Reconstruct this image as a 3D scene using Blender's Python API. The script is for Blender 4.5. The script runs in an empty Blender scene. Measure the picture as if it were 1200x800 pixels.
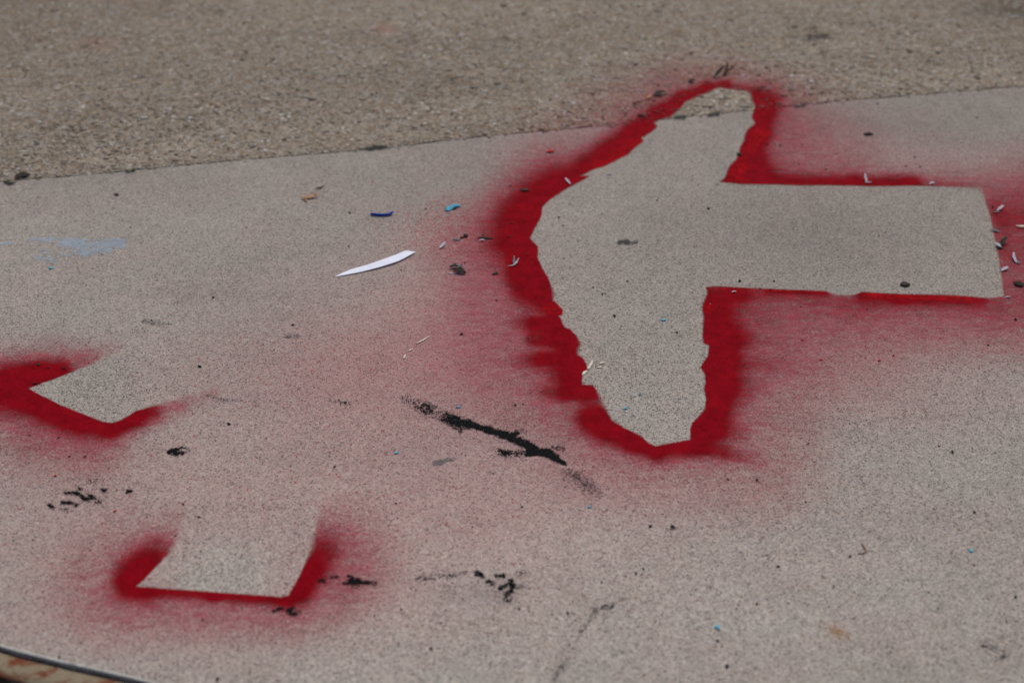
import bpy, bmesh, math, random
import numpy as np
from math import radians as R
from mathutils import Vector

# ------------------------------------------------------------------ camera, world, sun, exposure
SC = bpy.context.scene
COL = SC.collection
CAM_H, PITCH, FOC = 1.6, R(30.0), 1789.0          # metres, below the horizon, focal length in 1200-wide pixels
cam_d = bpy.data.cameras.new('camera')
cam = bpy.data.objects.new('camera', cam_d)
COL.objects.link(cam)
cam.location = (0, 0, CAM_H)
cam.rotation_euler = (math.pi / 2 - PITCH, 0, 0)
cam_d.sensor_width = 36.0
cam_d.lens = 36.0 * FOC / 1200.0
cam_d.clip_start, cam_d.clip_end = 0.05, 1000.0
cam_d.dof.use_dof = True
cam_d.dof.focus_distance = 3.12
cam_d.dof.aperture_fstop = 2.6
SC.camera = cam

SUN_EL, SUN_AZ = R(58), R(20)
w = bpy.data.worlds.new('World')
SC.world = w
w.use_nodes = True
nt = w.node_tree
sky = nt.nodes.new('ShaderNodeTexSky')
sky.sky_type = 'NISHITA'
sky.sun_disc = False
sky.sun_elevation = SUN_EL
sky.sun_rotation = SUN_AZ
sky.air_density, sky.dust_density, sky.ozone_density = 1.0, 4.0, 1.0
nt.nodes['Background'].inputs['Strength'].default_value = 0.10
nt.links.new(sky.outputs[0], nt.nodes['Background'].inputs[0])
sun_d = bpy.data.lights.new('sun', 'SUN')
sun_d.energy, sun_d.angle, sun_d.color = 0.9, R(30), (1.0, 0.955, 0.90)
sun = bpy.data.objects.new('sun', sun_d)
COL.objects.link(sun)
_d = Vector((math.sin(SUN_AZ) * math.cos(SUN_EL), math.cos(SUN_AZ) * math.cos(SUN_EL), math.sin(SUN_EL)))
sun.rotation_euler = _d.to_track_quat('Z', 'Y').to_euler()
sun.location = (0, 0, 8)
SC.view_settings.view_transform = 'Standard'
SC.view_settings.look = 'None'
SC.view_settings.gamma = 1.0
SC.view_settings.exposure = 0.30
random.seed(4)
RNG = np.random.default_rng(11)

# ------------------------------------------------------------------ tracing: photograph point -> ground point
cp, sp = math.cos(PITCH), math.sin(PITCH)

def ground(u, v, z=0.0):
    """Ground coordinates (metres) of traced photograph points."""
    u, v = np.asarray(u, float), np.asarray(v, float)
    x = (u - 600) / FOC
    y = (400 - v) / FOC
    dy = cp + y * sp
    dz = -sp + y * cp
    t = (z - CAM_H) / dz
    return np.stack([x * t, dy * t, np.full_like(t, z)], -1)

def G(u, v, z=0.0):
    return Vector([float(c) for c in ground(u, v, z)])

def mm_px(u, v):
    return (G(u + .5, v) - G(u - .5, v)).length

# ------------------------------------------------------------------ paint fields
def seg_dist(P, a, b):
    a, b = np.array(a, float), np.array(b, float)
    d = b - a
    L = max(d @ d, 1e-9)
    t = np.clip(((P - a) @ d) / L, 0, 1)
    q = P - (a + t[:, None] * d)
    return np.hypot(q[:, 0], q[:, 1]), t

def strokes_tau(P, strokes, ck=1., sk=1., kk=1., pn=1.):
    """Sum of soft strokes (x0,y0,x1,y1,core,soft,strength[,strength at the end])."""
    tau = np.zeros(len(P))
    for s in strokes:
        x0, y0, x1, y1, rc, rs, k = s[:7]
        k1 = (s[7] if len(s) > 7 else k) * kk
        rc, rs, k = rc * ck, rs * sk, k * kk
        m = (P[:, 0] > min(x0, x1) - rc - 3 * rs) & (P[:, 0] < max(x0, x1) + rc + 3 * rs) & \
            (P[:, 1] > min(y0, y1) - rc - 3 * rs) & (P[:, 1] < max(y0, y1) + rc + 3 * rs)
        if not m.any():
            continue
        d, t = seg_dist(P[m], (x0, y0), (x1, y1))
        tau[m] += ((k + (k1 - k) * t) * np.exp(-(np.maximum(d - rc, 0) / rs) ** 2)) ** pn
    return tau ** (1 / pn)

def blobs(P, bl):
    """Sum of soft ellipses (cx,cy,rx,ry,strength)."""
    f = np.zeros(len(P))
    for cx, cy, rx, ry, k in bl:
        f += k * np.exp(-((P[:, 0] - cx) / rx) ** 2 - ((P[:, 1] - cy) / ry) ** 2)
    return f

def poly_sdf(P, poly):
    """Signed distance: positive outside the closed outline."""
    best = np.full(len(P), 1e9)
    inside = np.zeros(len(P), bool)
    n = len(poly)
    for i in range(n):
        a, b = poly[i], poly[(i + 1) % n]
        d, _ = seg_dist(P, a, b)
        best = np.minimum(best, d)
        if a[1] != b[1]:
            c = ((a[1] > P[:, 1]) != (b[1] > P[:, 1])) & \
                (P[:, 0] < (b[0] - a[0]) * (P[:, 1] - a[1]) / (b[1] - a[1]) + a[0])
            inside ^= c
    return np.where(inside, -best, best)

ARROW = [(845,103),(863,106),(875,107.5),(879,108.5),(881,116),(885,124),(883,131),(881,137),(885,145),(877,151),(873,158),
 (872,165),(867,173),(866,181),(863,186.5),(855,194.5),(851.5,203.5),(849.5,208.5),(843,213),(865,215.5),(887,216),(910,216),(937,217.3),
 (970,217.2),(1000,217.4),(1029,218.6),(1065,217.5),(1101,218.2),(1135,220),(1146,220.5),(1150.5,223.5),(1155,237),(1161,255),(1166.5,284),
 (1170,300),(1173,320),(1176.5,347.5),(1157,349),(1139,347.5),(1117,345.5),(1090,345),(1056,344.5),(1029,343),(1010,341.8),(1002,345),
 (990,345.8),(977,344.8),(967,341),(940,339.8),(915,339),(885,337.5),(867,336.8),(844,335),(827,336),(829,342.5),(826.5,350),(823.5,356),
 (823,363.5),(825,371),(823.5,386),(823.5,395),(825,402.5),(831,404),(830,416),(825,423.5),(821,430),(826,438.5),(827,447.5),(825,455),
 (827.5,467),(826,479),(818.5,488),(811,495.5),(809,503),(809,515),(790,518),(768,522.5),(760.5,519),(750,510),(732,501.5),(717,492),
 (709,478),(701,461),(695,451),(682,450.6),(682,436),(688.5,434),(687,426),(682.5,418.5),(676.5,415.5),(677,409),(680.5,403),(675,393),
 (668,385.5),(661.5,383),(655,370),(659,369),(659.5,363),(653,355.5),(648,352),(648.5,343),(643,327),(635,313.5),(630,301.5),(630.5,289.5),
 (621,279),(628,265),(634,254.5),(635.5,242.5),(643,235),(662.5,221.5),(685,210),(691,206),(680,206.3),(697,198),(707.5,195),(724,187),
 (736,181),(746.5,171),(754,166),(751.5,161.5),(762.5,155.5),(771,148),(765.5,144),(773,140),(785,137.5),(798.5,125.5),(803,119.5),
 (816.5,113.5),(833,107),(840.5,103)]
RECT_A = [(33,455),(54,447),(76,439),(96,431),(120,421),(140,411),(185,385),(330,390),(330,425),(240,457),(220,463.5),(196,471),(174,477),
 (160,481),(152,486),(138,493.6),(130,495.6),(120,494),(100,486),(72,475),(48,463)]
RECT_B = [(160,686.5),(170.5,676.5),(184,662),(196,650.5),(205,638),(212,615),(232,570),(350,560),(374,600),(366,640),(361,652.5),(352,672),
 (343,688.5),(338.5,696.5),(329.5,699),(310,697.5),(280,695.2),(250,693.2),(220,691),(190,688.8)]

ST_ARROW = [
 # back wing, upper left side
 (884,106,850,100,1,2.6,1.6),(850,100,828,104.5,2,2.8,2.4),(828,104.5,800,117,4,3,2.9),(800,117,770,138,7,3.6,3),(772,137,742,161,9,5,3),
 (745,159,715,182,8,6.5,2.8),(716,182,690,198,6,7.5,2.5),(690,199,662,217,4,8,2.0),(660,220,640,235,5,9,2.2),
 (650,228,622,254,10,14,2.6),(628,243,606,262,8,14,1.6),(622,262,604,280,12,15,2.2),(600,268,560,275,4,18,.45),
 (800,105,740,140,4,14,.5),(730,150,650,205,8,22,.38),(860,92,770,112,2,9,.45),
 # front left side
 (628,284,612,286,4,5,2.6),(630,300,618,304,6,7,2.4),(636,316,620,318,7,8,2.4),(641,332,622,336,7,8,2.4),(645,346,634,346,4,6,2.0),
 (655,360,648,362,3,5,2.2),(658,378,650,380,3,5,2.2),(668,393,655,394,5,6,2.4),(676,408,664,408,4,5,2.0),(683,424,668,424,4,5,2.4),(682,440,668,441,5,6,2.4),
 (692,456,680,456,3,4,2.2),(696,464,686,464,2,4,1.2),
 (608,330,575,332,12,20,1.0,.6),(628,395,590,400,20,24,1.0,.6),(650,440,610,445,20,22,1.0,.5),(676,472,655,478,10,14,.6),(600,305,575,305,12,16,.8,.5),(560,350,520,360,30,30,.22,.1),
 # front tip
 (694,490,712,497,7,7,3),(712,497,742,512,7.5,7,3),(742,514,770,524,5,5,3),(770,524,812,520,4,6,2.6),(690,480,690,500,4,10,.7),
 (700,505,745,522,6,12,.8),(770,530,830,527,2,9,.9),(690,520,800,545,10,26,.28),
 # front right side
 (818,507,832,504,8,7,2.6),(826,488,836,486,6,8,2.4),(831,474,840,472,5,8,2.2),(830,455,848,456,7,7,2.6),
 (828,438,842,438,8,8,2.6),(831,422,846,423,7,8,2.4),(835,406,848,406,7,8,2.6),(830,390,848,393,7,8,2.6),(830,372,840,372,7,8,2.0),
 (828,358,842,360,5,7,2.2),(832,344,866,345,4,6,2.2),(858,343,965,346,1,4,1.8,1.1),(900,339,968,341.5,.5,2.2,2.6),
 (862,375,915,385,14,20,1.05,.6),(868,400,930,405,12,18,.95,.5),(870,430,950,430,10,18,.85,.3),(862,460,915,465,10,20,.85,.3),
 (868,352,1000,360,6,14,1.1,.8),(850,500,900,505,10,20,.8,.25),(900,540,880,520,16,24,.4),(930,370,1010,385,14,26,.5,.3),
 # front edge of the shaft
 (1012,345,1060,348.5,1.5,3.5,2.4),(1050,348,1150,351,1.5,3.5,2.8,2.2),(1010,352,1160,357,2,8,1.2),(960,352,1020,350,3,8,1.0),(1000,364,1190,370,8,16,.8),
 # rear edge of the shaft and the corner behind it
 (850,212,900,214.5,2,4,3),(890,213,1000,215,1,4,2.6),(1000,215,1070,215,1.5,4,2.6),(1060,215.5,1140,219,.5,3.5,1.9,1.0),
 (860,205,1000,209,2,8,.75),(1000,209,1130,213,1,7,.55),(868,197,888,198,7,7,2.6),(860,206,876,206,4,5,2.4),
 (876,176,884,174,5,6,2.5),(882,157,892,156,5,5,2.9),(888,140,894,138,6,6,2.5),(887,118,901,121,6,6,2.6),(903,115,908,128,4,9,.7),
 (890,140,912,150,8,16,.8),(895,175,925,185,10,24,.62),(900,195,990,203,8,16,.5),(935,170,960,180,15,30,.2),
 # behind the end of the shaft
 (1158,226,1215,228,3,10,.75),(1164,240,1230,242,4,10,1.1),(1168,254,1230,258,4,6,1.5),(1172,264,1230,263,3,5,.9),(1172,285,1240,284,6,8,1.35),(1176,303,1240,300,5,6,.9),
 (1180,324,1240,324,5,9,.95),(1182,344,1240,345,4,10,.7),(1170,245,1182,310,2,5,.9),(1172,352,1230,362,6,14,.9),(1215,235,1240,350,18,18,.75)]
# separate passes of the can, blown sideways from the stencil's edge
ST_FANS = [(624,285,596,287.5,5,5,3,2.2),(596,287.5,566,287,1.5,5,2.0,.3),(630,306,608,306,8,8,3,2.2),(634,322,606,322,9,8,2.8,2.0),(640,338,610,338,7,8,2.8,1.7),(646,350,612,350,4,7,2.2,1.0),
 (654,361,624,360,4,6,2.6,1.2),(662,380,626,379.5,6,5,3,2.4),(626,380,604,379,4.5,6,2.4,.9),(604,379,590,378,2,6,.9,.2),(668,396,628,395,8,6,2.9,2.0),(676,408,640,407,4,5,2.2,1.0),(678,420,634,421,5.5,5,3,2.3),(634,421,606,423,4,6,2.3,.9),(606,423,588,424,2,6,.9,.2),
 (684,432,640,431,4,6,2.8,1.4),(684,445,650,446,5,6,2.8,1.5),(697,456.5,664,459.5,5,6,2.8,2.3),(664,459.5,640,459,4.5,6,2.3,1.3),(640,459,615,457,2.5,6,1.3,.25),
 (832,368,862,368,4,8,2.4,.8),(832,392,872,397,5,8,3,1.4),(830,424,866,427,4,7,3,1.5),(866,427,960,428,1.5,7,1.3,.35),(832,444,866,448,5,7,2.8,1.4),(830,458,874,458,4,7,2.8,1.2),(870,452,930,440,3,9,.8,.3),
 (830,478,860,474,4,8,2.6,1),(822,502,866,506,6,8,2.8,1.1),(806,522,850,530,3,5,2.6,1.8),(850,530,894,541,3,5,1.8,.5),
 (866,122,915,126,4,7,2.0,.35),(884,140,908,142,4,6,2.2,.5),(880,160,905,158,5,6,2.6,.7),(872,182,905,184,4,8,2.2,.7),(862,200,930,204,4,8,2.4,.7)]
THICK_ARROW = [(700,197,730,183,2,4,1),(735,175,752,163,2,4,.9),(655,362,640,363,3,4,.8),(888,157,898,156,3,4,1),(874,174,884,172,2,4,.75),(862,197,870,196,3,4,.85),
 (858,206,868,206,1,3,.6),(825,362,832,362,2,4,1),(840,338,960,341,1,2,.7),(1020,345,1140,349,2,2.5,1),(620,258,632,245,2,5,.5)]
SOFT_ARROW = [(706,470,9,12,5),(678,408,5,8,4),(649,343,6,7,4),(832,484,8,8,2.5),(1140,219,20,5,2),(880,112,5,6,2),(1150,224,6,8,2.5),(826,365,4,25,1),(720,492,14,8,1.5)]

ST_A = [(72,434,40,441,4,5,2.8),(48,438,14,448,5,7,2.8),(100,424,70,432,2,6,1.0),(130,412,98,424,1,6,.32),(20,452,-20,456,11,9,3),(30,462,60,476,6,8,2.9),(-20,465,20,470,9,10,1.6),
 (55,473,95,490,6,7,2.9),(80,489,128,498,5,6.5,2.8),(128,499,158,488,6,5,3),(150,489,178,481,4,5,2.2),(178,481,205,472,2,6,.75),(205,471,245,458,1,6,.3),
 (40,490,110,510,6,13,1.0),(-10,485,60,500,6,20,.4),(10,430,70,424,2,10,.45)]
ST_B = [(154,680,165,669,4,9,2.6),(164,668,179,655,3,9,2.3),(178,655,192,645,2,9,1.0),(192,640,203,630,2,12,.4),(150,684,172,690,3,7,2.2),(160,689,250,694.5,3.2,3.6,2.6),
 (250,695,335,700,3.6,3.8,2.7),(336,698,350,690,3,6,2.8),(348,688,362,668,5,7.5,2.8),(362,666,376,648,4,9,2.1),(370,640,386,636,4,12,.9),
 (150,700,340,712,4,13,.8),(120,690,150,670,8,20,.5),(385,660,405,650,10,18,.7),(375,690,400,675,6,16,.7),(135,705,160,700,4,20,.25)]
HAZE = [(250,570,340,170,.085),(560,470,190,90,.10),(1050,440,170,60,.13),(470,640,160,80,.06),(90,720,120,50,.08),(880,490,90,60,.12),(560,360,85,95,.38),(490,400,150,75,.20),(380,440,140,60,.16),(330,540,260,80,.04),(60,520,110,60,.24),(230,610,190,60,.05),(230,725,190,40,.26),
 (90,640,120,60,.17),(560,590,170,70,.12),(790,570,140,45,.16),(960,410,110,60,.22),(1110,385,110,30,.22),(960,170,90,35,.22),(1090,185,110,28,.14),
 (1200,220,80,30,.2),(640,175,70,30,.15),(520,285,60,35,.16),(680,540,100,40,.14),(430,680,70,40,.16),(1010,460,120,60,.05),(60,430,90,25,.10),
 (450,520,240,140,.08),(700,640,300,90,.05)]

def clean_mask(P, edge=1.5):
    """1 where paint could fall, 0 where a stencil covered the slab (the two patches fade at their open end)."""
    m = np.clip(poly_sdf(P, ARROW) / (2 * edge) + .5, 0, 1)
    for poly, c, r in ((RECT_A, (95, 460), 100), (RECT_B, (255, 692), 72)):
        s = np.clip(poly_sdf(P, poly) / (2 * edge) + .5, 0, 1)
        d = np.hypot(P[:, 0] - c[0], P[:, 1] - c[1])
        far = np.clip((d - r * .35) / (r * .85), 0, 1)
        far = far * far * (3 - 2 * far)
        m *= 1 - (1 - s) * (1 - far * .97)
    return m

def haze_at(P):
    return np.clip(.78 * blobs(P, HAZE), 0, .5)

# ------------------------------------------------------------------ object helpers
def tag(o, label=None, cat=None, group=None, kind=None):
    for k, v in (('label', label), ('category', cat), ('group', group), ('kind', kind)):
        if v:
            o[k] = v
    return o

def mesh_np(name, V, F, attrs=None, mat=None, smooth=True, parent=None):
    """Mesh from numpy vertices and equal-length faces, with float point attributes."""
    me = bpy.data.meshes.new(name)
    V = np.asarray(V, np.float32)
    F = np.asarray(F, np.int32)
    n, k = F.shape
    me.vertices.add(len(V))
    me.vertices.foreach_set('co', V.ravel())
    me.loops.add(n * k)
    me.loops.foreach_set('vertex_index', F.ravel())
    me.polygons.add(n)
    me.polygons.foreach_set('loop_start', np.arange(0, n * k, k, dtype=np.int32))
    me.polygons.foreach_set('use_smooth', np.full(n, smooth, bool))
    for an, a in (attrs or {}).items():
        at = me.attributes.new(an, 'FLOAT', 'POINT')
        at.data.foreach_set('value', np.asarray(a, np.float32).ravel())
    me.update(calc_edges=True)
    me.validate()
    if mat:
        me.materials.append(mat)
    o = bpy.data.objects.new(name, me)
    COL.objects.link(o)
    o.parent = parent
    return o

# ------------------------------------------------------------------ node helpers
class N:
    def __init__(self, name, rough=.85, spec=.06):
        self.m = bpy.data.materials.new(name)
        self.m.use_nodes = True
        self.t = self.m.node_tree
        self.b = self.t.nodes['Principled BSDF']
        self.b.inputs['Roughness'].default_value = rough
        self.b.inputs['Specular IOR Level'].default_value = spec
        self.co = self.t.nodes.new('ShaderNodeTexCoord').outputs['Object']
    def put(self, sock, v):
        if isinstance(v, bpy.types.NodeSocket):
            self.t.links.new(v, sock)
        elif v is not None:
            if sock.type == 'RGBA' and not hasattr(v, '__len__'):
                v = (v, v, v, 1)
            elif sock.type == 'RGBA' and len(v) == 3:
                v = (*v, 1)
            sock.default_value = v
    def math(self, op, a, b=None, c=None, clamp=False):
        n = self.t.nodes.new('ShaderNodeMath')
        n.operation, n.use_clamp = op, clamp
        for i, v in enumerate((a, b, c)):
            if v is not None:
                self.put(n.inputs[i], v)
        return n.outputs[0]
    def mul(self, a, b): return self.math('MULTIPLY', a, b)
    def add(self, a, b): return self.math('ADD', a, b)
    def sub(self, a, b): return self.math('SUBTRACT', a, b)
    def ss(self, x, lo, hi, o0=0., o1=1.):
        n = self.t.nodes.new('ShaderNodeMapRange')
        n.interpolation_type = 'SMOOTHSTEP'
        for s, v in zip(n.inputs[:5], (x, lo, hi, o0, o1)):
            self.put(s, v)
        return n.outputs[0]
    def lin(self, x, lo, hi, o0=0., o1=1.):
        n = self.t.nodes.new('ShaderNodeMapRange')
        for s, v in zip(n.inputs[:5], (x, lo, hi, o0, o1)):
            self.put(s, v)
        return n.outputs[0]
    def noise(self, scale, detail=2., rough=.5, vec=None, dist=0., col=False):
        n = self.t.nodes.new('ShaderNodeTexNoise')
        self.put(n.inputs['Vector'], vec or self.co)
        n.inputs['Scale'].default_value, n.inputs['Detail'].default_value = scale, detail
        n.inputs['Roughness'].default_value, n.inputs['Distortion'].default_value = rough, dist
        return n.outputs['Color' if col else 'Fac']
    def vor(self, scale, vec=None, rnd=1.):
        n = self.t.nodes.new('ShaderNodeTexVoronoi')
        self.put(n.inputs['Vector'], vec or self.co)
        n.inputs['Scale'].default_value = scale
        n.inputs['Randomness'].default_value = rnd
        s = self.t.nodes.new('ShaderNodeSeparateColor')
        self.t.links.new(n.outputs['Color'], s.inputs[0])
        return n.outputs['Distance'], s.outputs[0], s.outputs[1], s.outputs[2]
    def mapping(self, scale=(1, 1, 1), rot=0., loc=(0, 0, 0)):
        n = self.t.nodes.new('ShaderNodeMapping')
        self.put(n.inputs[0], self.co)
        n.inputs['Scale'].default_value = scale
        n.inputs['Rotation'].default_value = (0, 0, rot)
        n.inputs['Location'].default_value = loc
        return n.outputs[0]
    def attr(self, name):
        n = self.t.nodes.new('ShaderNodeAttribute')
        n.attribute_name = name
        return n.outputs['Fac']
    def mix(self, f, a, b, mode='MIX'):
        n = self.t.nodes.new('ShaderNodeMix')
        n.data_type, n.blend_type = 'RGBA', mode
        n.clamp_factor = True
        self.put(n.inputs[0], f)
        self.put(n.inputs[6], a)
        self.put(n.inputs[7], b)
        return n.outputs[2]
    def grey(self, v):
        n = self.t.nodes.new('ShaderNodeCombineColor')
        for i in range(3):
            self.put(n.inputs[i], v)
        return n.outputs[0]
    def bump(self, h, dist, strength=1.):
        n = self.t.nodes.new('ShaderNodeBump')
        n.inputs['Strength'].default_value, n.inputs['Distance'].default_value = strength, dist
        self.put(n.inputs['Height'], h)
        self.t.links.new(n.outputs[0], self.b.inputs['Normal'])
    def out(self, color=None, alpha=None, rough=None):
        self.put(self.b.inputs['Base Color'], color)
        self.put(self.b.inputs['Alpha'], alpha)
        self.put(self.b.inputs['Roughness'], rough)
        return self.m

RED = (.215, .0022, .0072)
RED_THICK = (.37, .004, .006)

def grain_cover(n, D, k=1.0, scale=620):
    """Paint landing on sandy concrete: grains catch paint unevenly while the film is thin."""
    g = n.noise(scale, 2, .7)
    v = n.vor(scale * .5)
    r = n.add(n.mul(n.lin(g, .3, .7), .55), n.mul(v[1], .45))
    wob = n.mul(n.mul(n.sub(r, .5), n.mul(D, n.sub(1., D))), 3.2 * k)
    return n.math('ADD', D, wob, clamp=True)

def concrete_nodes(n, warm=(.324, .290, .247)):
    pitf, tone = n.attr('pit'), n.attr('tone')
    big = n.noise(2.3, 5, .6)
    mid = n.noise(26, 4, .6)
    cell = n.vor(470)
    cell2 = n.vor(230)
    fine = n.noise(900, 2, .75)
    val = n.add(n.lin(big, .3, .7, .93, 1.07), n.lin(mid, .3, .7, -.045, .045))
    val = n.add(val, n.lin(cell[1], 0, 1, -.40, .34))
    val = n.add(val, n.lin(cell2[1], 0, 1, -.15, .13))
    val = n.add(val, n.lin(fine, .3, .7, -.30, .28))
    stain_ = n.ss(n.noise(7.5, 6, .68, n.mapping((1, .8, 1), .3), .8), .50, .68)
    pale_ = n.ss(n.noise(11, 6, .7, n.mapping((.7, 1.2, 1), -.2, (3, 5, 0)), .5), .52, .70)
    val = n.mul(val, n.sub(n.add(1., n.mul(pale_, .07)), n.mul(stain_, .085)))
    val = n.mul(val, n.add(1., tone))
    hue = n.mix(n.ss(n.noise(5, 4, .6), .38, .62), warm, (.335, .288, .246))
    col = n.mix(1., n.grey(val), hue, 'MULTIPLY')
    col = n.mix(n.mul(n.ss(cell2[2], .72, 1.0), .30), col, (.36, .27, .19))
    col = n.mix(n.mul(n.ss(cell[3], .8, 1.0), .35), col, (.25, .28, .27))
    # dark pits
    p1 = n.vor(265)
    m1 = n.mul(n.ss(p1[0], .50, .30), n.math('LESS_THAN', p1[1], n.add(.25, n.mul(pitf, .42))))
    p2 = n.vor(150)
    m2 = n.mul(n.ss(p2[0], .34, .20), n.math('LESS_THAN', p2[1], n.add(.06, n.mul(pitf, .15))))
    pits = n.math('MAXIMUM', n.mul(m1, n.lin(p1[2], 0, 1, .3, 1.)), n.mul(m2, .9))
    col = n.mix(pits, col, (.030, .028, .028))
    rust = n.vor(70)
    mr = n.mul(n.ss(rust[0], .24, .12), n.math('LESS_THAN', rust[1], .10))
    col = n.mix(n.mul(mr, .75), col, (.13, .045, .022))
    return col, pits, val

def mat_concrete():
    n = N('sandy_concrete', .9)
    col, pits, val = concrete_nodes(n)
    dust = n.attr('dust')
    col = n.mix(n.mul(dust, n.ss(n.noise(260, 4, .8), .46, .60)), col, (.035, .037, .036))
    D = n.attr('mist')
    a = grain_cover(n, D, .7)
    spat = n.attr('spat')
    s = n.vor(150)
    ms = n.mul(n.ss(s[0], .40, .26), n.math('LESS_THAN', s[2], spat))
    col = n.mix(n.mul(a, n.sub(1., n.mul(pits, .7))), col, (.42, .085, .115))
    col = n.mix(n.mul(ms, .85), col, (.34, .02, .022))
    hole = n.mul(pits, -1.2)
    n.bump(n.add(n.mul(val, .6), hole), .0010, .45)
    return n.out(col)

def mat_aggregate():
    n = N('exposed_aggregate', .9)
    big = n.noise(1.7, 4, .6, n.mapping((.6, 1.6, 1), .05))
    mid = n.noise(14, 4, .65)
    st = n.vor(115)
    st2 = n.vor(62)
    st3 = n.vor(240)
    val = n.add(n.lin(big, .3, .7, .86, 1.12), n.lin(mid, .3, .7, -.17, .17))
    val = n.add(val, n.lin(st[1], 0, 1, -.34, .32))
    val = n.add(val, n.lin(st3[1], 0, 1, -.22, .20))
    val = n.mul(val, n.add(1., n.attr('tone')))
    col = n.mix(1., n.grey(val), (.257, .217, .164), 'MULTIPLY')
    col = n.mix(n.mul(n.ss(st2[2], .6, 1.), .5), col, (.21, .125, .07))
    col = n.mix(n.mul(n.ss(st2[3], .65, 1.), .5), col, (.33, .315, .285))
    crack = n.mul(n.ss(st[0], .45, .8), .36)
    col = n.mix(crack, col, (.075, .062, .046))
    w_ = n.mul(n.ss(st2[0], .42, .26), n.math('LESS_THAN', st2[1], .05))
    col = n.mix(n.mul(w_, .8), col, (.52, .50, .46))
    d_ = n.mul(n.ss(st[0], .36, .2), n.math('LESS_THAN', st[2], .06))
    col = n.mix(n.mul(d_, .8), col, (.04, .035, .03))
    r_ = n.vor(36)
    mr = n.mul(n.ss(r_[0], .16, .1), n.math('LESS_THAN', r_[1], .04))
    col = n.mix(n.mul(mr, .8), col, (.25, .03, .03))
    a = grain_cover(n, n.attr('mist'), 1.2, 360)
    col = n.mix(a, col, (.32, .035, .05))
    n.bump(n.add(n.sub(1., n.mul(st[0], 1.2)), n.mul(n.noise(420, 2), .4)), .003, .8)
    return n.out(col)

def mat_stone():
    n = N('small_stone', .8)
    rnd = n.attr('shade')
    col = n.mix(n.ss(rnd, .0, .4), (.17, .13, .09), (.265, .22, .165))
    col = n.mix(n.ss(rnd, .5, .86), col, (.33, .285, .225))
    col = n.mix(n.ss(rnd, .93, .96), col, (.56, .53, .47))
    col = n.mix(1., col, n.grey(n.lin(n.noise(300, 3), .3, .7, .75, 1.2)), 'MULTIPLY')
    a = grain_cover(n, n.attr('mist'), 1., 500)
    return n.out(n.mix(a, col, RED))

def mat_spray():
    n = N('red_spray_paint', .8, .015)
    D, sdf, soft, thick = n.attr('dens'), n.attr('edge'), n.attr('soft'), n.attr('thick')
    rag = n.add(n.mul(n.sub(n.noise(420, 3, .75), .5), 3.4), n.mul(n.sub(n.noise(80, 3, .6), .5), 2.2))
    e = n.ss(n.add(sdf, rag), n.mul(soft, -.9), n.mul(soft, 1.1))
    patch = n.lin(n.noise(34, 3, .6, n.mapping((.8, 1.6, 1))), .3, .7, -.17, .17)
    D2 = n.math('ADD', D, n.mul(patch, n.mul(D, n.mul(n.sub(1., D), 4.))), clamp=True)
    a = n.mul(grain_cover(n, D2, .8), e)
    p1 = n.vor(170)
    pits = n.mul(n.ss(p1[0], .34, .15), n.math('LESS_THAN', p1[1], .28))
    col = n.mix(n.ss(n.mul(thick, n.lin(n.noise(85, 4, .7), .35, .65, .0, 1.05)), .15, 1.), RED, RED_THICK)
    col = n.mix(n.ss(D, .95, .30), col, (.41, .070, .100))
    col = n.mix(1., col, n.grey(n.add(n.lin(n.noise(420, 3, .75), .3, .7, .62, 1.34), n.lin(n.noise(24, 5, .7), .3, .7, -.30, .26))), 'MULTIPLY')
    col = n.mix(n.mul(pits, n.lin(p1[2], 0, 1, .2, .75)), col, (.035, .006, .008))
    n.bump(n.noise(480, 3, .7), .0012, .5)
    return n.out(col, a)

def mat_tar(name, colr, k=2.0, scale=380, stretch=(1, 1, 1), rough=.7, full=1.0):
    n = N(name, rough, .02)
    D = n.attr('dens')
    vec = n.mapping(stretch)
    g = n.add(n.mul(n.noise(scale, 3, .7, vec), .7), n.mul(n.noise(scale * .3, 2, .6, vec), .3))
    g = n.lin(g, .3, .7, 0., 1.)
    a = n.ss(n.add(D, n.mul(n.sub(g, .5), k)), .40, .60)
    col = n.mix(1., colr, n.grey(n.lin(n.noise(300, 3), .3, .7, .7, 1.3)), 'MULTIPLY')
    return n.out(col, n.mul(a, full))

def mat_plain(name, colr, rough=.7, var=.25, scale=220, second=None):
    n = N(name, rough)
    v = n.noise(scale, 4, .6)
    col = n.mix(1., colr, n.grey(n.lin(v, .3, .7, 1 - var, 1 + var)), 'MULTIPLY')
    if second:
        col = n.mix(n.ss(n.noise(scale * .5, 3), .5, .62), col, second)
    return n.out(col)

def mat_filler():
    n = N('joint_dirt', .95)
    f = n.noise(5, 5, .65)
    col = n.mix(n.ss(f, .46, .58), (.035, .040, .038), (.215, .175, .13))
    col = n.mix(1., col, n.grey(n.lin(n.noise(260, 3), .3, .7, .65, 1.35)), 'MULTIPLY')
    return n.out(col)

def mat_edging():
    n = N('rusty_tan_paint', .8)
    a = n.noise(18, 5, .65, n.mapping((1, 1, 1), .35), .6)
    col = n.mix(n.noise(120, 4, .7), (.185, .145, .09), (.27, .225, .15))
    col = n.mix(n.ss(a, .47, .60), col, (.15, .048, .024))
    col = n.mix(n.ss(n.noise(55, 4, .7), .60, .72), col, (.10, .05, .03))
    n.bump(n.noise(200, 4), .002, .4)
    return n.out(col)

def mat_rim():
    n = N('worn_slab_edge', .9)
    col = n.mix(n.ss(n.noise(24, 5, .7), .55, .70), (.42, .40, .36), (.10, .11, .11))
    col = n.mix(1., col, n.grey(n.lin(n.noise(320, 3), .3, .7, .7, 1.3)), 'MULTIPLY')
    return n.out(col)

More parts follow.
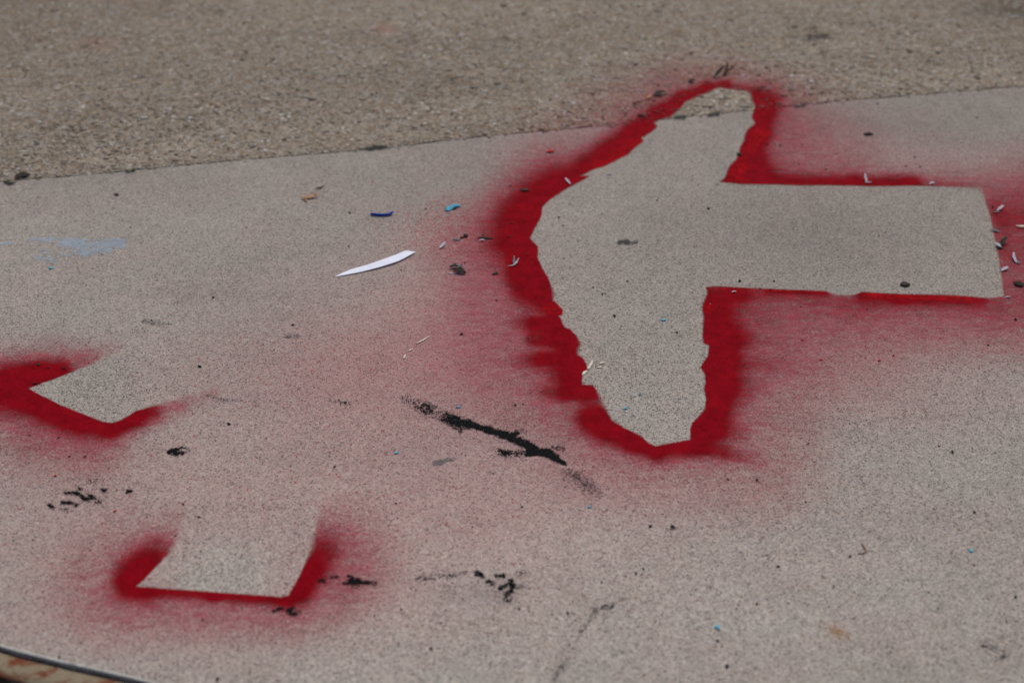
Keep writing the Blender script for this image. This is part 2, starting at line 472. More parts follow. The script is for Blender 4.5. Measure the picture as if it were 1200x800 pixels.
M = dict(concrete=mat_concrete(), aggregate=mat_aggregate(), stone=mat_stone(), spray=mat_spray(), filler=mat_filler(),
         edging=mat_edging(), rim=mat_rim(),
         tar=mat_tar('black_tar', (.006, .007, .007)), grey=mat_tar('grey_smudge', (.13, .13, .13), 1.4, 300, (1, 1, 1), .9, .6),
         hair=mat_tar('dirt_line', (.035, .036, .036), 2.4, 480, (1, 1, 1), .9, .75),
         blue=mat_tar('pale_blue_chalk', (.38, .47, .54), 2.0, 300, (.14, .55, 1), .9, .50),
         cream=mat_plain('cream_flake', (.62, .56, .44), .8, .15),
         white=mat_plain('white_card', (.76, .78, .85), .6, .07, 45),
         feather=mat_plain('white_fluff', (.44, .43, .46), .9, .5, 350),
         cyan=mat_plain('cyan_paint_flake', (.10, .36, .47), .7, .3),
         navy=mat_plain('blue_plastic', (.012, .05, .30), .35, .2),
         leaf=mat_plain('dark_dead_leaf', (.028, .028, .022), .7, .4, 200, (.06, .05, .035)),
         ash=mat_plain('grey_fluff', (.16, .17, .18), .9, .4, 250),
         tan=mat_plain('tan_dead_leaf', (.50, .29, .15), .75, .3, 200, (.28, .13, .06)),
         brown=mat_plain('brown_seed', (.075, .035, .018), .7, .4, 300),
         redchip=mat_plain('red_paint_flake', (.45, .02, .018), .6, .2),
         straw=mat_plain('straw', (.26, .17, .085), .7, .25, 300))

# ------------------------------------------------------------------ the setting: pavement slabs, joint, edging, ground
JOINT = np.array([(-700,268),(-300,238),(0,213),(53,209),(153,200),(230,192),(350,182),(400,178),(467,172),(533,163.5),(613,155.5),(683,150),
 (740,145),(795,138),(835,134),(930,124.5),(990,118),(1063,112.5),(1143,105.5),(1200,101),(1500,76),(1900,40)], float)
EDGE = np.array([(-700,620),(-300,688),(-100,734),(0,757),(20,763),(52,771),(90,780),(124,787.5),(150,793.5),(170,798.5),(260,824),(400,870),(600,945),
 (900,1080),(1300,1300),(1900,1680)], float)

def wob(u, amp, seed):
    r = np.random.default_rng(seed)
    f = np.zeros_like(u)
    for wl in (60, 23, 9.5, 5.2):
        f += np.sin(u / wl * 6.283 + r.uniform(0, 6.28)) * amp * (wl / 60) ** .45 * .5
    return f

def joint_v(u): return np.interp(u, JOINT[:, 0], JOINT[:, 1])
def edge_v(u): return np.interp(u, EDGE[:, 0], EDGE[:, 1])

def grid_faces(nu, nv):
    i = np.arange(nu * nv).reshape(nv, nu)
    return np.stack([i[1:, :-1].ravel(), i[1:, 1:].ravel(), i[:-1, 1:].ravel(), i[:-1, :-1].ravel()], 1)

def skirted(U, V, depth):
    """Grid top with every border folded down as a vertical side."""
    nv, nu = U.shape
    Vt = ground(U.ravel(), V.ravel())
    F = grid_faces(nu, nv)
    idx = np.arange(nu * nv).reshape(nv, nu)
    loop = np.concatenate([idx[0, :], idx[1:, -1], idx[-1, -2::-1], idx[-2:0:-1, 0]])
    low = Vt[loop].copy()
    low[:, 2] -= depth
    base = len(Vt)
    k = len(loop)
    j = np.arange(k)
    nx = (j + 1) % k
    S = np.stack([loop[j], loop[nx], base + nx, base + j], 1)
    return np.concatenate([Vt, low]), np.concatenate([F, S]), loop

us = np.unique(np.concatenate([np.linspace(-700, -60, 40), np.arange(-60, 1262, 2.5), np.linspace(1270, 1900, 40)]))
ts = np.linspace(0, 1, 400)
U = np.tile(us, (len(ts), 1))
top = joint_v(us) + .40 + wob(us, .4, 3)
bot = edge_v(us) + wob(us, .7, 5)
V = top[None] + (bot - top)[None] * ts[:, None]
Vt, Fs, loop = skirted(U, V, .03)
P = np.stack([U.ravel(), V.ravel()], 1)
cm = clean_mask(P)
mist = haze_at(P) * cm
PIT = [(95,450,70,35,.9),(300,640,80,60,.25),(770,480,60,50,.55),(740,420,60,70,.3),(930,500,80,40,.5),(30,525,70,25,.7),(90,560,60,25,.4),(650,500,90,50,.35),(340,440,140,40,.25),
 (300,600,120,40,.2),(620,500,40,20,.3),(880,580,200,60,.2),(330,520,250,60,.12),(10,395,30,25,.5),(1060,440,140,70,.18),(440,445,70,25,.3)]
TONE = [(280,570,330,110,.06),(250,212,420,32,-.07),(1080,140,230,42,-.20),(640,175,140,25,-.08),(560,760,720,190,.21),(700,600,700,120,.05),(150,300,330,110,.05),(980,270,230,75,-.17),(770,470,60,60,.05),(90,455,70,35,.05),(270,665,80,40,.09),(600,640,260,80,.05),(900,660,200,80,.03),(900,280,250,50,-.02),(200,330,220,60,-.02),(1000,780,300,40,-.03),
 (1180,760,90,40,-.04),(580,690,50,22,-.06),(1050,150,180,25,-.04),(400,250,300,60,-.03)]  # slab tone patches; the front-to-back change in light is painted into the albedo
DUST = [(690,575,16,12,.35),(600,498,22,10,.3),(540,690,70,14,.3),(590,695,22,14,.5),(925,495,25,10,.35),(45,525,45,12,.4),(95,520,25,8,.4),(230,345,70,6,.35),(110,585,45,16,.25),(910,690,25,12,.25),(1140,680,25,15,.2),
 (440,684,60,10,.3),(660,770,10,25,.25),(60,400,20,14,.35)]
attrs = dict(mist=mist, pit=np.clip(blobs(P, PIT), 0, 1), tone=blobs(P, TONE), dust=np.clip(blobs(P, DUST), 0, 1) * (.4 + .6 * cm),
             spat=np.clip(blobs(P, [(520,272,42,30,.95),(560,262,50,24,.8),(575,290,30,20,.5),(380,420,160,40,.05),(300,560,260,90,.03),(950,400,90,40,.06)]), 0, 1) * cm)
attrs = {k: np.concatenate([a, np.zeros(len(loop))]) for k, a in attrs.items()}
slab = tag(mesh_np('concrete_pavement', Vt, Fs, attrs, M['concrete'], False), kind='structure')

us2 = np.unique(np.concatenate([np.linspace(-700, -60, 25), np.arange(-60, 1262, 5), np.linspace(1270, 1900, 25)]))
ts2 = np.linspace(0, 1, 90)
U2 = np.tile(us2, (len(ts2), 1))
bot2 = joint_v(us2) - .40 + wob(us2, .5, 8)
V2 = -330 + (bot2 + 330)[None] * ts2[:, None] ** .8
Vt2, Fs2, loop2 = skirted(U2, V2, .03)
P2 = np.stack([U2.ravel(), V2.ravel()], 1)
arrow_sdf2 = clean_mask(P2)
tone2 = blobs(P2, [(1050,88,330,32,.15),(640,125,160,30,.10),(250,170,330,34,.12),(850,120,50,18,.34),(0,0,260,40,-.10),(150,70,330,22,-.05),(1190,12,45,16,-.45),(1130,5,70,20,-.12),(600,20,240,16,.05),(880,60,200,20,-.03),(500,90,500,18,-.03),(60,30,30,10,.03)])
att2 = dict(mist=np.clip(haze_at(P2) * 1.0 + blobs(P2, [(450,35,14,5,.25),(115,52,24,6,.16)]), 0, 1) * arrow_sdf2, tone=tone2)
att2 = {k: np.concatenate([a, np.zeros(len(loop2))]) for k, a in att2.items()}
tag(mesh_np('pebbled_pavement', Vt2, Fs2, att2, M['aggregate'], False), kind='structure')

uj = np.arange(-700, 1900, 10.)
jv = joint_v(uj)
Vj = np.concatenate([ground(uj, jv - 3.2, -.0016), ground(uj, jv + 3.2, -.0016)])
k = len(uj)
i = np.arange(k - 1)
tag(mesh_np('pavement_joint', Vj, np.stack([k + i, k + i + 1, i + 1, i], 1), None, M['filler'], False), kind='structure')

# base ground out to the horizon
gme = bpy.data.meshes.new('ground')
s_ = 300.
gme.from_pydata([(-s_, -s_, -.031), (s_, -s_, -.031), (s_, s_, -.031), (-s_, s_, -.031)], [], [(0, 1, 2, 3)])
gme.materials.append(M['aggregate'])
go = bpy.data.objects.new('ground', gme)
COL.objects.link(go)
tag(go, kind='structure')

# embedded pebbles of the pebbled pavement (too many to count)
def icosa():
    bm = bmesh.new()
    bmesh.ops.create_icosphere(bm, subdivisions=1, radius=1)
    v = np.array([x.co[:] for x in bm.verts])
    f = np.array([[q.index for q in p.verts] for p in bm.faces])
    bm.free()
    return v, f
iv, if_ = icosa()

def pebbles(name, uv, size, mat, flat=.5, sink=.25, shade=None, z0=0.):
    n = len(uv)
    c = ground(uv[:, 0], uv[:, 1])
    ang = RNG.uniform(0, 6.28, n)
    sx = size * RNG.uniform(.75, 1.35, n)
    sy = size * RNG.uniform(.6, 1.0, n)
    sz = size * flat * RNG.uniform(.7, 1.2, n)
    jit = 1 + RNG.uniform(-.22, .22, (n, len(iv)))
    x = iv[None, :, 0] * sx[:, None] * jit
    y = iv[None, :, 1] * sy[:, None] * jit
    z = iv[None, :, 2] * sz[:, None] * jit
    ca, sa = np.cos(ang)[:, None], np.sin(ang)[:, None]
    W = np.stack([c[:, None, 0] + x * ca - y * sa, c[:, None, 1] + x * sa + y * ca, z0 + z + (sz * (1 - 2 * sink))[:, None]], -1)
    F = (if_[None] + (np.arange(n) * len(iv))[:, None, None]).reshape(-1, 3)
    at = {}
    if shade is not None:
        for kk, a in shade.items():
            at[kk] = np.repeat(a, len(iv))
    return mesh_np(name, W.reshape(-1, 3), F, at, mat, True)

n_p = 13000
uv = np.stack([RNG.uniform(-80, 1280, n_p * 3), RNG.uniform(-40, 215, n_p * 3)], 1)
uv = uv[uv[:, 1] < joint_v(uv[:, 0]) - 2]
acc = RNG.uniform(0, 1, len(uv)) < (.25 + .75 * np.clip((uv[:, 1] + 60) / 260, 0, 1) * (.6 + .4 * np.sin(uv[:, 0] / 90 + uv[:, 1] / 25)))
uv = uv[acc][:n_p]
edge_u = RNG.uniform(-60, 1260, 900)
edge_v2 = joint_v(edge_u) + RNG.normal(-1.4, 1.5, 900)
uv = np.concatenate([uv, np.stack([edge_u, edge_v2], 1)])
cmu = clean_mask(uv)
tot = 1 - np.exp(-strokes_tau(uv, ST_ARROW, .36, 2.75, .54, 2.2) * cmu - haze_at(uv) * cmu)
st = tag(pebbles('pebbles', uv, .0034 * np.exp(RNG.normal(0, .42, len(uv))), M['stone'], .45, .42,
                 dict(shade=RNG.uniform(0, 1, len(uv)), mist=tot)), kind='stuff',
         label='small tan and white pebbles set in the rough rear pavement', cat='pebbles')

# worn rim along the front edge of the slab, gap, and the rusty edging strip in the near left corner
def ribbon(name, u, prof, mat):
    """Sweep a profile [(dv, z)] along the slab's front edge."""
    rows = []
    for dv, z in prof:
        rows.append(ground(u, edge_v(u) + dv * (1 + 0 * u) + wob(u, .25, int(abs(dv) * 7) + 2), z))
    k = len(u)
    F = []
    for r in range(len(prof) - 1):
        i = np.arange(k - 1)
        F.append(np.stack([r * k + i, (r + 1) * k + i, (r + 1) * k + i + 1, r * k + i + 1], 1))
    return mesh_np(name, np.concatenate(rows), np.concatenate(F), None, mat, True)

ue = np.arange(-420, 620, 3.)
rim = ribbon('slab_rim', ue, [(-3.2, .0005), (-2.2, .0016), (.2, .0016), (1.4, -.0015), (1.7, -.012)], M['rim'])
tag(rim, kind='structure')
edging = ribbon('edging_strip', ue, [(6.6, -.028), (6.9, -.007), (9, -.0035), (22, -.003), (33, -.003), (36, -.006), (37, -.028)], M['edging'])
tag(edging, 'tan painted edging strip with rust stains in the near left corner', 'edging')
gap = ribbon('gap_dirt', ue, [(-.5, -.022), (8.6, -.022)], M['filler'])
tag(gap, kind='structure')

# ------------------------------------------------------------------ paint and stain sheets
def sheet(name, box, step, fields, mat, z, keep, edge_cut=None):
    """A thin film on the pavement, traced on a fine grid and cropped to where it has substance."""
    u = np.arange(box[0], box[2], step)
    v = np.arange(box[1], box[3], step)
    UU, VV = np.meshgrid(u, v)
    P = np.stack([UU.ravel(), VV.ravel()], 1)
    at = fields(P)
    F = grid_faces(len(u), len(v))
    ok = at['dens'] > keep
    if 'edge' in at:
        ok &= at['edge'] > -3.0 * at['soft'] - 1.5
    F = F[ok[F].any(1)]
    used = np.unique(F)
    remap = np.zeros(len(P), int)
    remap[used] = np.arange(len(used))
    return mesh_np(name, ground(P[used, 0], P[used, 1], z), remap[F], {k: a[used] for k, a in at.items()}, mat, False)

def spray_fields(strokes, poly, thick=(), soft=(), base_soft=1.3, fans=()):
    def f(P):
        tau = strokes_tau(P, strokes, .36, 2.75, .54, 2.2)
        if fans:
            tau = (tau ** 2.5 + strokes_tau(P, fans, .55, 1.85, .60, 7.) ** 2.5) ** .4
        D = np.clip((1 - np.exp(-tau) - .03) / .79, 0, 1)
        so = base_soft + blobs(P, soft) if soft else np.full(len(P), base_soft)
        return dict(dens=D, edge=np.clip(poly_sdf(P, poly), -14, 14), soft=so,
                    thick=np.clip(strokes_tau(P, thick, .6, 1.8), 0, 1) if thick else np.zeros(len(P)))
    return f

sa = sheet('spray_paint_outline', (440, 40, 1300, 640), 1.4, spray_fields(ST_ARROW, ARROW, THICK_ARROW, SOFT_ARROW, 1.3, ST_FANS), M['spray'], .0005, .004)
tag(sa, 'crimson spray paint around the large bare arrow shape on the pavement', 'paint mark', 'red overspray left round stencils')
sb = sheet('spray_paint_outline', (-90, 370, 320, 570), 1.3, spray_fields(ST_A, RECT_A, (), [(130,415,30,12,3),(215,466,40,12,3)], 1.1), M['spray'], .0005, .004)
tag(sb, 'red sprayed corner mark pointing left at the left border of the pavement', 'paint mark', 'red overspray left round stencils')
sc = sheet('spray_paint_outline', (40, 560, 490, 775), 1.3, spray_fields(ST_B, RECT_B, (), [(204,636,14,14,5),(366,640,10,14,5)], 1.4), M['spray'], .0005, .004)
tag(sc, 'red sprayed flat bottomed U mark near the front edge of the slab', 'paint mark', 'red overspray left round stencils')

def tar_fields(strokes):
    def f(P):
        return dict(dens=np.clip(strokes_tau(P, strokes, .68, 1.6, .72), 0, 1))
    return f

def stain(name, strokes, mat, label, cat='stain', group=None, z=.0009, keep=.16, step=1.0):
    xs = [s[0] for s in strokes] + [s[2] for s in strokes]
    ys = [s[1] for s in strokes] + [s[3] for s in strokes]
    pad = max(s[4] + 3 * s[5] for s in strokes)
    o = sheet(name, (min(xs) - pad, min(ys) - pad, max(xs) + pad, max(ys) + pad), step, tar_fields(strokes), mat, z, keep)
    return tag(o, label, cat, group)

BL = 'black tar marks on the slab'
stain('tar_smear', [(474,467,500,479,2.5,4,.36,.42),(498,478,530,491,3,4,.42,.58),(526,490,550,497,2.4,2.6,.6,.95),(548,496,574,504,1.6,1.7,1.4),(572,503,598,512,1.5,1.6,1.4),
 (590,509,622,523,2.2,1.8,1.5),(600,510,606,507,1,1.4,.8),(618,522,628,526,1.6,1.4,1.),(622,529,644,530.5,2.6,1.6,1.5),(640,530,652,537,2.4,1.8,1.5),(650,537,662,542.5,.8,1.2,1.5),
 (590,531,622,530,1.8,1.8,.6,.85),(578,526,592,531,1.5,3,.35,.6),(532,496,540,503,2,3,.55),(588,498,604,502,6,6,.22),(620,508,640,520,4,5,.2),(650,523,660,526,.7,1.6,.6)],
 M['tar'], 'long black tar smear slanting across the middle of the slab', 'stain', BL, .0009, .2, .8)
stain('tar_trail', [(662,553,676,557,1.2,3,.42),(672,557,690,568,1.6,4,.32),(686,566,704,580,3,6,.24)], M['hair'], 'faint speckled dark trail just below the end of the long tar smear', 'stain', BL)
stain('tar_blot', [(197,528.5,206,526,1.1,1.1,.8),(198,530.5,205,531,1.0,1.0,.85),(205,532,214,531.5,.8,1.0,.75),(205,527.5,212,524.8,.6,.9,.8),(214,524.3,221,526,.4,.8,.55),(212,530.5,221,529,.5,.8,.6),(207,530,213,527.5,.4,.8,.6)], M['tar'],
      'round broken black blot to the right of the left red corner mark', 'stain', BL, .0009, .2, .7)
stain('tar_spatter', [(77,576.5,88,577.5,1.0,1.3,1.),(91,578,97,582,.9,1.3,.9),(98,584,107,582,1.4,1.5,1.),(110,585,117,587,1,2.5,.5),(73,588,80,588.5,.8,1.2,1.),(83,588,90,591,.7,1.3,.9),
 (58,592,61,592.5,.8,1.3,1.),(92,572,96,572.5,.5,1.1,.9),(119,573,124,574.5,.5,1.1,.9),(149,576,154,574.5,.6,1.1,1.),(62,594,80,598,.6,2,.4),(104,563,112,563,.5,2.5,.45)], M['tar'],
      'scattered black tar flecks between the two left red marks', 'stain', BL, .0009, .2, .7)
stain('tar_dash', [(404,683,412,681,1.2,1.3,1.),(412,681,420,679.5,1.6,1.4,1.),(419,681,430,682,.9,1.3,1.),(409,674.5,413,676,.6,1.3,.9),(430,682,440,683,.6,1.8,.5),(412,687,420,686,.6,1.8,.45)],
      M['tar'], 'short black dash touching the right arm of the red U mark', 'stain', BL, .0009, .2, .7)
stain('tar_dab', [(321,715.5,330,712.5,.9,1.3,1.),(336,715,344,711.5,.8,1.4,.85),(340,717,345,720,1.0,1.6,.9),(346,718,351,716,.5,1.4,.6)],
      M['tar'], 'pair of dark dabs under the base of the red U mark', 'stain', BL, .0009, .2, .7)
stain('tar_tick', [(374,680.5,380,680,.7,1.3,1.),(389,676,394,675.5,.7,1.3,.9)], M['tar'], 'two tiny dark ticks on the right arm of the red U mark', 'stain', BL, .0009, .2, .7)
stain('tar_speckle', [(558,671,562,671.5,1.4,1.6,1.),(564,674,566,674.5,.8,1.4,.9),(582,674,590,674.5,1.2,1.4,1.),(572,681,577,683,1.0,1.6,.85),(586,688.5,592,685,1.0,1.5,1.),(598,681,601,687,1.2,1.5,1.),
 (594,694,600,692,1.3,1.5,1.),(592,702,597,701,1.,2.5,.6),(490,677,545,671,1.5,3,.36),(604,685,612,687,1,2.5,.45),(606,672,620,671,.8,2.5,.42)], M['tar'],
      'cluster of black tar specks on bare concrete at the lower middle', 'stain', BL, .0009, .2, .7)
stain('tar_fleck', [(1152,754,1155,755,1.2,1.8,.7),(1174,762,1176,763,.5,1.6,.55),(1160,757,1166,760,.8,2.2,.45),(1175,770,1177,770,.6,1.6,.8)], M['tar'],
      'dark blurred fleck near the lower right corner of the slab', 'stain', BL, .0009, .2, .8)
stain('scuff_dash', [(725,284,735,281.8,.7,1.2,1.),(733,285,746,283.5,.7,1.2,.9)], M['hair'], 'double dark scuff inside the arrow head', 'stain', BL, .0009, .2, .7)
stain('rear_scuff', [(950,43.2,970,41.8,.8,1.8,.75),(944,34,955,32,.5,1.8,.45),(928,44,948,43.3,.4,1.8,.36)], M['hair'], 'dark horizontal scuff on the rough rear pavement', 'stain', BL, .0036, .2)
stain('grey_smudge', [(509,542.5,516,541.5,1.6,1.5,.95),(516,541,530,537.2,1.4,1.4,.95)], M['grey'], 'small grey diagonal smudge below the long tar smear', 'stain', None, .0009, .2, .8)
stain('hairline_crack', [(650,797,652,788,.9,1.8,.45),(653,787,658,780,.7,1.7,.38),(658,780,668,768,.6,2,.28),(668,766,682,738,.5,2.2,.3),(682,738,698,716,.5,1.8,.32),(697,715,706,711,.7,1.5,.45),(706,711,716,710,.5,1.4,.5),(716,712,718,709,.4,1.2,.6),(718,707,738,699,.4,1.8,.28)],
      M['hair'], 'thin dark crack running up from the front centre of the slab', 'crack', None, .0009, .2)
for st_, lab_ in (([(240,462,262,468,.3,1.6,.36),(262,468,300,470,.2,1.6,.28)], 'faint dirt line right of the left red corner mark'),
                  ([(140,374,180,378,.4,1.8,.25),(170,376,200,380,.6,2.2,.30)], 'faint dirt line behind the left red corner mark'),
                  ([(385,469,410,473,.3,1.4,.4)], 'faint dirt line left of the upper end of the long tar smear'),
                  ([(335,394,350,393,.4,1.2,.6)], 'short dark dirt dash below the white paper strip')):
    stain('dirt_line', st_, M['hair'], lab_, 'stain', 'faint dirt lines on the slab', .0009, .2)
stain('chalk_scuff', [(34,281.5,60,282,.8,1.4,.85),(55,281.5,95,282.5,1.2,1.8,.85),(72,284,144,282.5,1.6,2,.72),(95,289,144,287.5,1.5,2,.66),(72,297,100,297.5,.8,1.5,.8),(96,296,130,293.5,1.5,1.8,.75),
 (42,302,60,304.5,.8,1.7,.6),(48,295,60,295,.5,1.5,.5),(60,306,80,307,.4,1.5,.5),(-4,284.5,15,285.2,.4,1.2,.8),(70,290,90,291,.6,2,.5)], M['blue'],
      'pale blue chalky scuff on the left of the slab', 'stain', None, .0009, .18)

# ------------------------------------------------------------------ litter on the pavement
def finish(bm, name, mat, smooth=True, parent=None):
    bmesh.ops.recalc_face_normals(bm, faces=bm.faces)
    me = bpy.data.meshes.new(name)
    bm.to_mesh(me)
    bm.free()
    for p in me.polygons:
        p.use_smooth = smooth
    me.materials.append(mat)
    o = bpy.data.objects.new(name, me)
    COL.objects.link(o)
    o.parent = parent
    return o

def blade(name, pts, widths, mat, thick=.0006, lifts=None, cup=.25, n=10, across=5, z0=.0012, parent=None):
    """A thin curved piece along a traced centre line: widths and lifts in millimetres at each traced point."""
    C = [G(u, v) for u, v in pts]
    L = lifts or [0] * len(pts)
    bm = bmesh.new()
    topr, botr = [], []
    for i in range(n + 1):
        f = i / n * (len(pts) - 1)
        a = min(int(f), len(pts) - 2)
        q = f - a
        q_ = q
        c = C[a].lerp(C[a + 1], q_)
        wd = (widths[a] + (widths[a + 1] - widths[a]) * q_) * .0005 * (.7 if mat.name == 'white_fluff' else 1) * (1 + .16 * math.sin(i * 2.3 + pts[0][0]))
        lf = (L[a] + (L[a + 1] - L[a]) * q_) * .001
        t = (C[a + 1] - C[a]).normalized()
        if a > 0 and q < .5:
            t = t.lerp((C[a] - C[a - 1]).normalized(), .5 - q).normalized()
        if a < len(pts) - 2 and q > .5:
            t = t.lerp((C[a + 2] - C[a + 1]).normalized(), q - .5).normalized()
        s = Vector((-t.y, t.x, 0))
        tr, br = [], []
        for j in range(across + 1):
            x = (j / across) * 2 - 1
            p = c + s * (wd * x)
            zz = z0 + lf + cup * wd * x * x
            tr.append(bm.verts.new((p.x, p.y, zz + thick)))
            br.append(bm.verts.new((p.x, p.y, zz)))
        topr.append(tr)
        botr.append(br)
    for i in range(n):
        for j in range(across):
            bm.faces.new((topr[i][j], topr[i][j + 1], topr[i + 1][j + 1], topr[i + 1][j]))
            bm.faces.new((botr[i][j], botr[i + 1][j], botr[i + 1][j + 1], botr[i][j + 1]))
        bm.faces.new((topr[i][0], topr[i + 1][0], botr[i + 1][0], botr[i][0]))
        bm.faces.new((topr[i][-1], botr[i][-1], botr[i + 1][-1], topr[i + 1][-1]))
    for e in (0, n):
        for j in range(across):
            bm.faces.new((topr[e][j], botr[e][j], botr[e][j + 1], topr[e][j + 1]))
    return finish(bm, name, mat, True, parent)

def stick(name, pts, rad, mat, lifts=None, parent=None, sides=7):
    C = [G(u, v) for u, v in pts]
    bm = bmesh.new()
    rings = []
    for i, c in enumerate(C):
        t = (C[min(i + 1, len(C) - 1)] - C[max(i - 1, 0)]).normalized()
        s = Vector((-t.y, t.x, 0))
        r = rad * .001 * (.75 if i in (0, len(C) - 1) else 1)
        z = r + .0008 + (lifts[i] * .001 if lifts else 0)
        rings.append([bm.verts.new(c + s * (r * math.cos(6.2832 * k / sides)) + Vector((0, 0, z + r * math.sin(6.2832 * k / sides)))) for k in range(sides)])
    for a, b in zip(rings, rings[1:]):
        for k in range(sides):
            bm.faces.new((a[k], a[(k + 1) % sides], b[(k + 1) % sides], b[k]))
    bm.faces.new(rings[0])
    bm.faces.new(rings[-1])
    return finish(bm, name, mat, True, parent)

def seed(name, u, v, lx, ly, h, mat, rot=0., parent=None, rough=.12, z0=.0006):
    """A pip, pebble or crumb: an uneven flattened body with a crease; sizes in millimetres."""
    bm = bmesh.new()
    bmesh.ops.create_icosphere(bm, subdivisions=2, radius=1)
    r = random.Random(int(u * 7 + v * 13))
    c = G(u, v)
    ca, sa_ = math.cos(rot), math.sin(rot)
    for q in bm.verts:
        x, y, z = q.co
        pinch = 1 - .35 * abs(x) ** 2.5
        k = 1 + r.uniform(-rough, rough)
        X, Y = x * lx * .0005 * k, y * ly * .0005 * pinch * k
        Z = (z * h * .0005 * k) * (1 - .25 * math.exp(-(y * 5) ** 2) * (z > 0)) + h * .00045
        q.co = (c.x + X * ca - Y * sa_, c.y + X * sa_ + Y * ca, Z + z0)
    return finish(bm, name, mat, True, parent)

def empty(name, u, v):
    o = bpy.data.objects.new(name, None)
    COL.objects.link(o)
    o.empty_display_size = .02
    return o

def card(name, upper, lower, lifts, mat, thick=.0007, z0=.001, across=5):
    """A cut strip between two traced edges, slightly lifted in places (millimetres)."""
    bm = bmesh.new()
    T, B = [], []
    n = 22
    k = len(upper) - 1
    for i in range(n + 1):
        f = i / n * k
        a_ = min(int(f), k - 1)
        q = f - a_
        p0 = G(*upper[a_]).lerp(G(*upper[a_ + 1]), q)
        p1 = G(*lower[a_]).lerp(G(*lower[a_ + 1]), q)
        lf = (lifts[a_] + (lifts[a_ + 1] - lifts[a_]) * q) * .001
        T.append([]), B.append([])
        for j in range(across + 1):
            p = p0.lerp(p1, j / across)
            z = z0 + lf * (.4 + .6 * j / across)
            T[-1].append(bm.verts.new((p.x, p.y, z + thick)))
            B[-1].append(bm.verts.new((p.x, p.y, z)))
    for i in range(n):
        for j in range(across):
            bm.faces.new((T[i][j], T[i][j + 1], T[i + 1][j + 1], T[i + 1][j]))
            bm.faces.new((B[i][j], B[i + 1][j], B[i + 1][j + 1], B[i][j + 1]))
        bm.faces.new((T[i][0], T[i + 1][0], B[i + 1][0], B[i][0]))
        bm.faces.new((T[i][-1], B[i][-1], B[i + 1][-1], T[i + 1][-1]))
    for e in (0, n):
        for j in range(across):
            bm.faces.new((T[e][j], B[e][j], B[e][j + 1], T[e][j + 1]))
    return finish(bm, name, mat, False)

tag(card('paper_strip', [(393.5,323.9),(410,316.8),(429.5,311.6),(447.5,305.6),(461,300.6),(476,294.4)],
         [(394,324.8),(425,319.4),(447.5,313.9),(460,310.3),(469,307),(487.3,296.8)], [.2, 1.2, 2.4, 3, 3, 2.2], M['white']),
    'long white tapered paper strip lying alone on the slab', 'paper strip')
tag(stick('plastic_stick', [(434.5,252),(437,252.8),(443,253.4),(450,253.6),(456,253.3),(458.5,252.2),(460.5,250.8)], 3.4, M['navy'], [0, 0, 0, 0, .3, 1.5, 3]),
    'short dark blue plastic stick with an upturned end', 'plastic piece')
ch = empty('plastic_curl', 523, 245)
tag(ch, 'cyan curled plastic shaving between the blue stick and the red arrow', 'plastic piece')
blade('shell', [(524,248),(525.5,245.5),(530,243),(536,242.2),(540,243)], [10, 17, 17, 14, 4], M['cyan'], .0008, [0, 1.5, 3, 3, 1], -.35, 14, 6, .003, ch)
blade('inner_shadow_strip', [(531,246),(535,244.5)], [6, 4], M['leaf'], .0006, None, .1, 4, 3, .0012, ch)  # dark strip standing in for the shade inside the curl

CF = 'cyan paint flakes scattered over the slab'
for (u, v, lx, ly, lab) in [(777.5,375.5,14,9,'cyan flake inside the arrow head, right of its middle'),(60,314.5,13,9,'cyan flake below the pale blue chalk scuff'),
                            (840.5,735,9,11,'cyan flake at the bottom of the slab, right of the thin crack'),(690.5,594.5,8,6,'cyan flake under the speckled dark trail'),
                            (1137.5,645.5,8,9,'cyan flake on bare concrete far right of the brown hooked twig'),(537.5,477.5,12,5,'pale cyan flake beside the upper end of the long tar smear'),
                            (465,531,10,6,'cyan flake left of the grey smudge'),(732.5,479,10,6,'cyan flake inside the lower tip of the arrow'),(750,463,6,3,'tiny cyan flake just above another in the lower arrow tip')]:
    tag(seed('paint_flake', u, v, lx, ly, 2.2, M['cyan'], random.uniform(-.3, .5)), lab, 'paint flake', CF)

# dead leaf scraps
l = empty('dead_leaf', 363, 232)
tag(l, 'curled tan leaf scrap with a dark crumb behind it on the slab', 'leaf')
blade('lobe', [(353,234),(358,233),(363,233.5)], [3, 12, 7], M['tan'], .0007, [3, 1, 0], .5, 8, 4, .002, l)
blade('lobe', [(361,233.5),(367,232),(374,230)], [6, 13, 4], M['tan'], .0007, [0, 2, 4], .5, 8, 4, .002, l)
blade('lobe', [(357,234),(359,236),(360,237.5)], [7, 5, 2], M['tan'], .0007, [0, 1, 0], .3, 6, 4, .002, l)
DL = 'dark dead leaves and pods on the pavement'
tag(blade('dead_leaf', [(371,221.5),(376,221),(380,219.5)], [3, 7, 2], M['brown'], .0008, [0, 1, 2], .3, 8, 4), 'small dark brown leaf just behind the tan leaf scrap', 'leaf', DL)
tag(blade('dead_leaf', [(18,210),(23,208),(29,206.5),(35,205)], [5, 26, 30, 8], M['leaf'], .001, [1, 2, 3, 1], .2, 12, 5), 'broad dark leaf lying across the joint at the left border', 'leaf', DL)
tag(blade('dead_leaf', [(5,214.5),(12,216.2),(20,215)], [3, 11, 3], M['leaf'], .001, [2, 0, 2], .4, 10, 4), 'narrow dark leaf sliver just in front of the broad leaf on the joint', 'leaf', DL)
tag(seed('seed_pod', 1060.5, 334.2, 24, 22, 5, M['leaf'], .05), 'black oval pod inside the arrow shaft near its front edge', 'seed pod', DL)
tag(seed('seed_pod', 1017.5, 158, 27, 18, 5, M['leaf'], .02), 'dark oval pod on pink haze behind the arrow shaft', 'seed pod', DL)
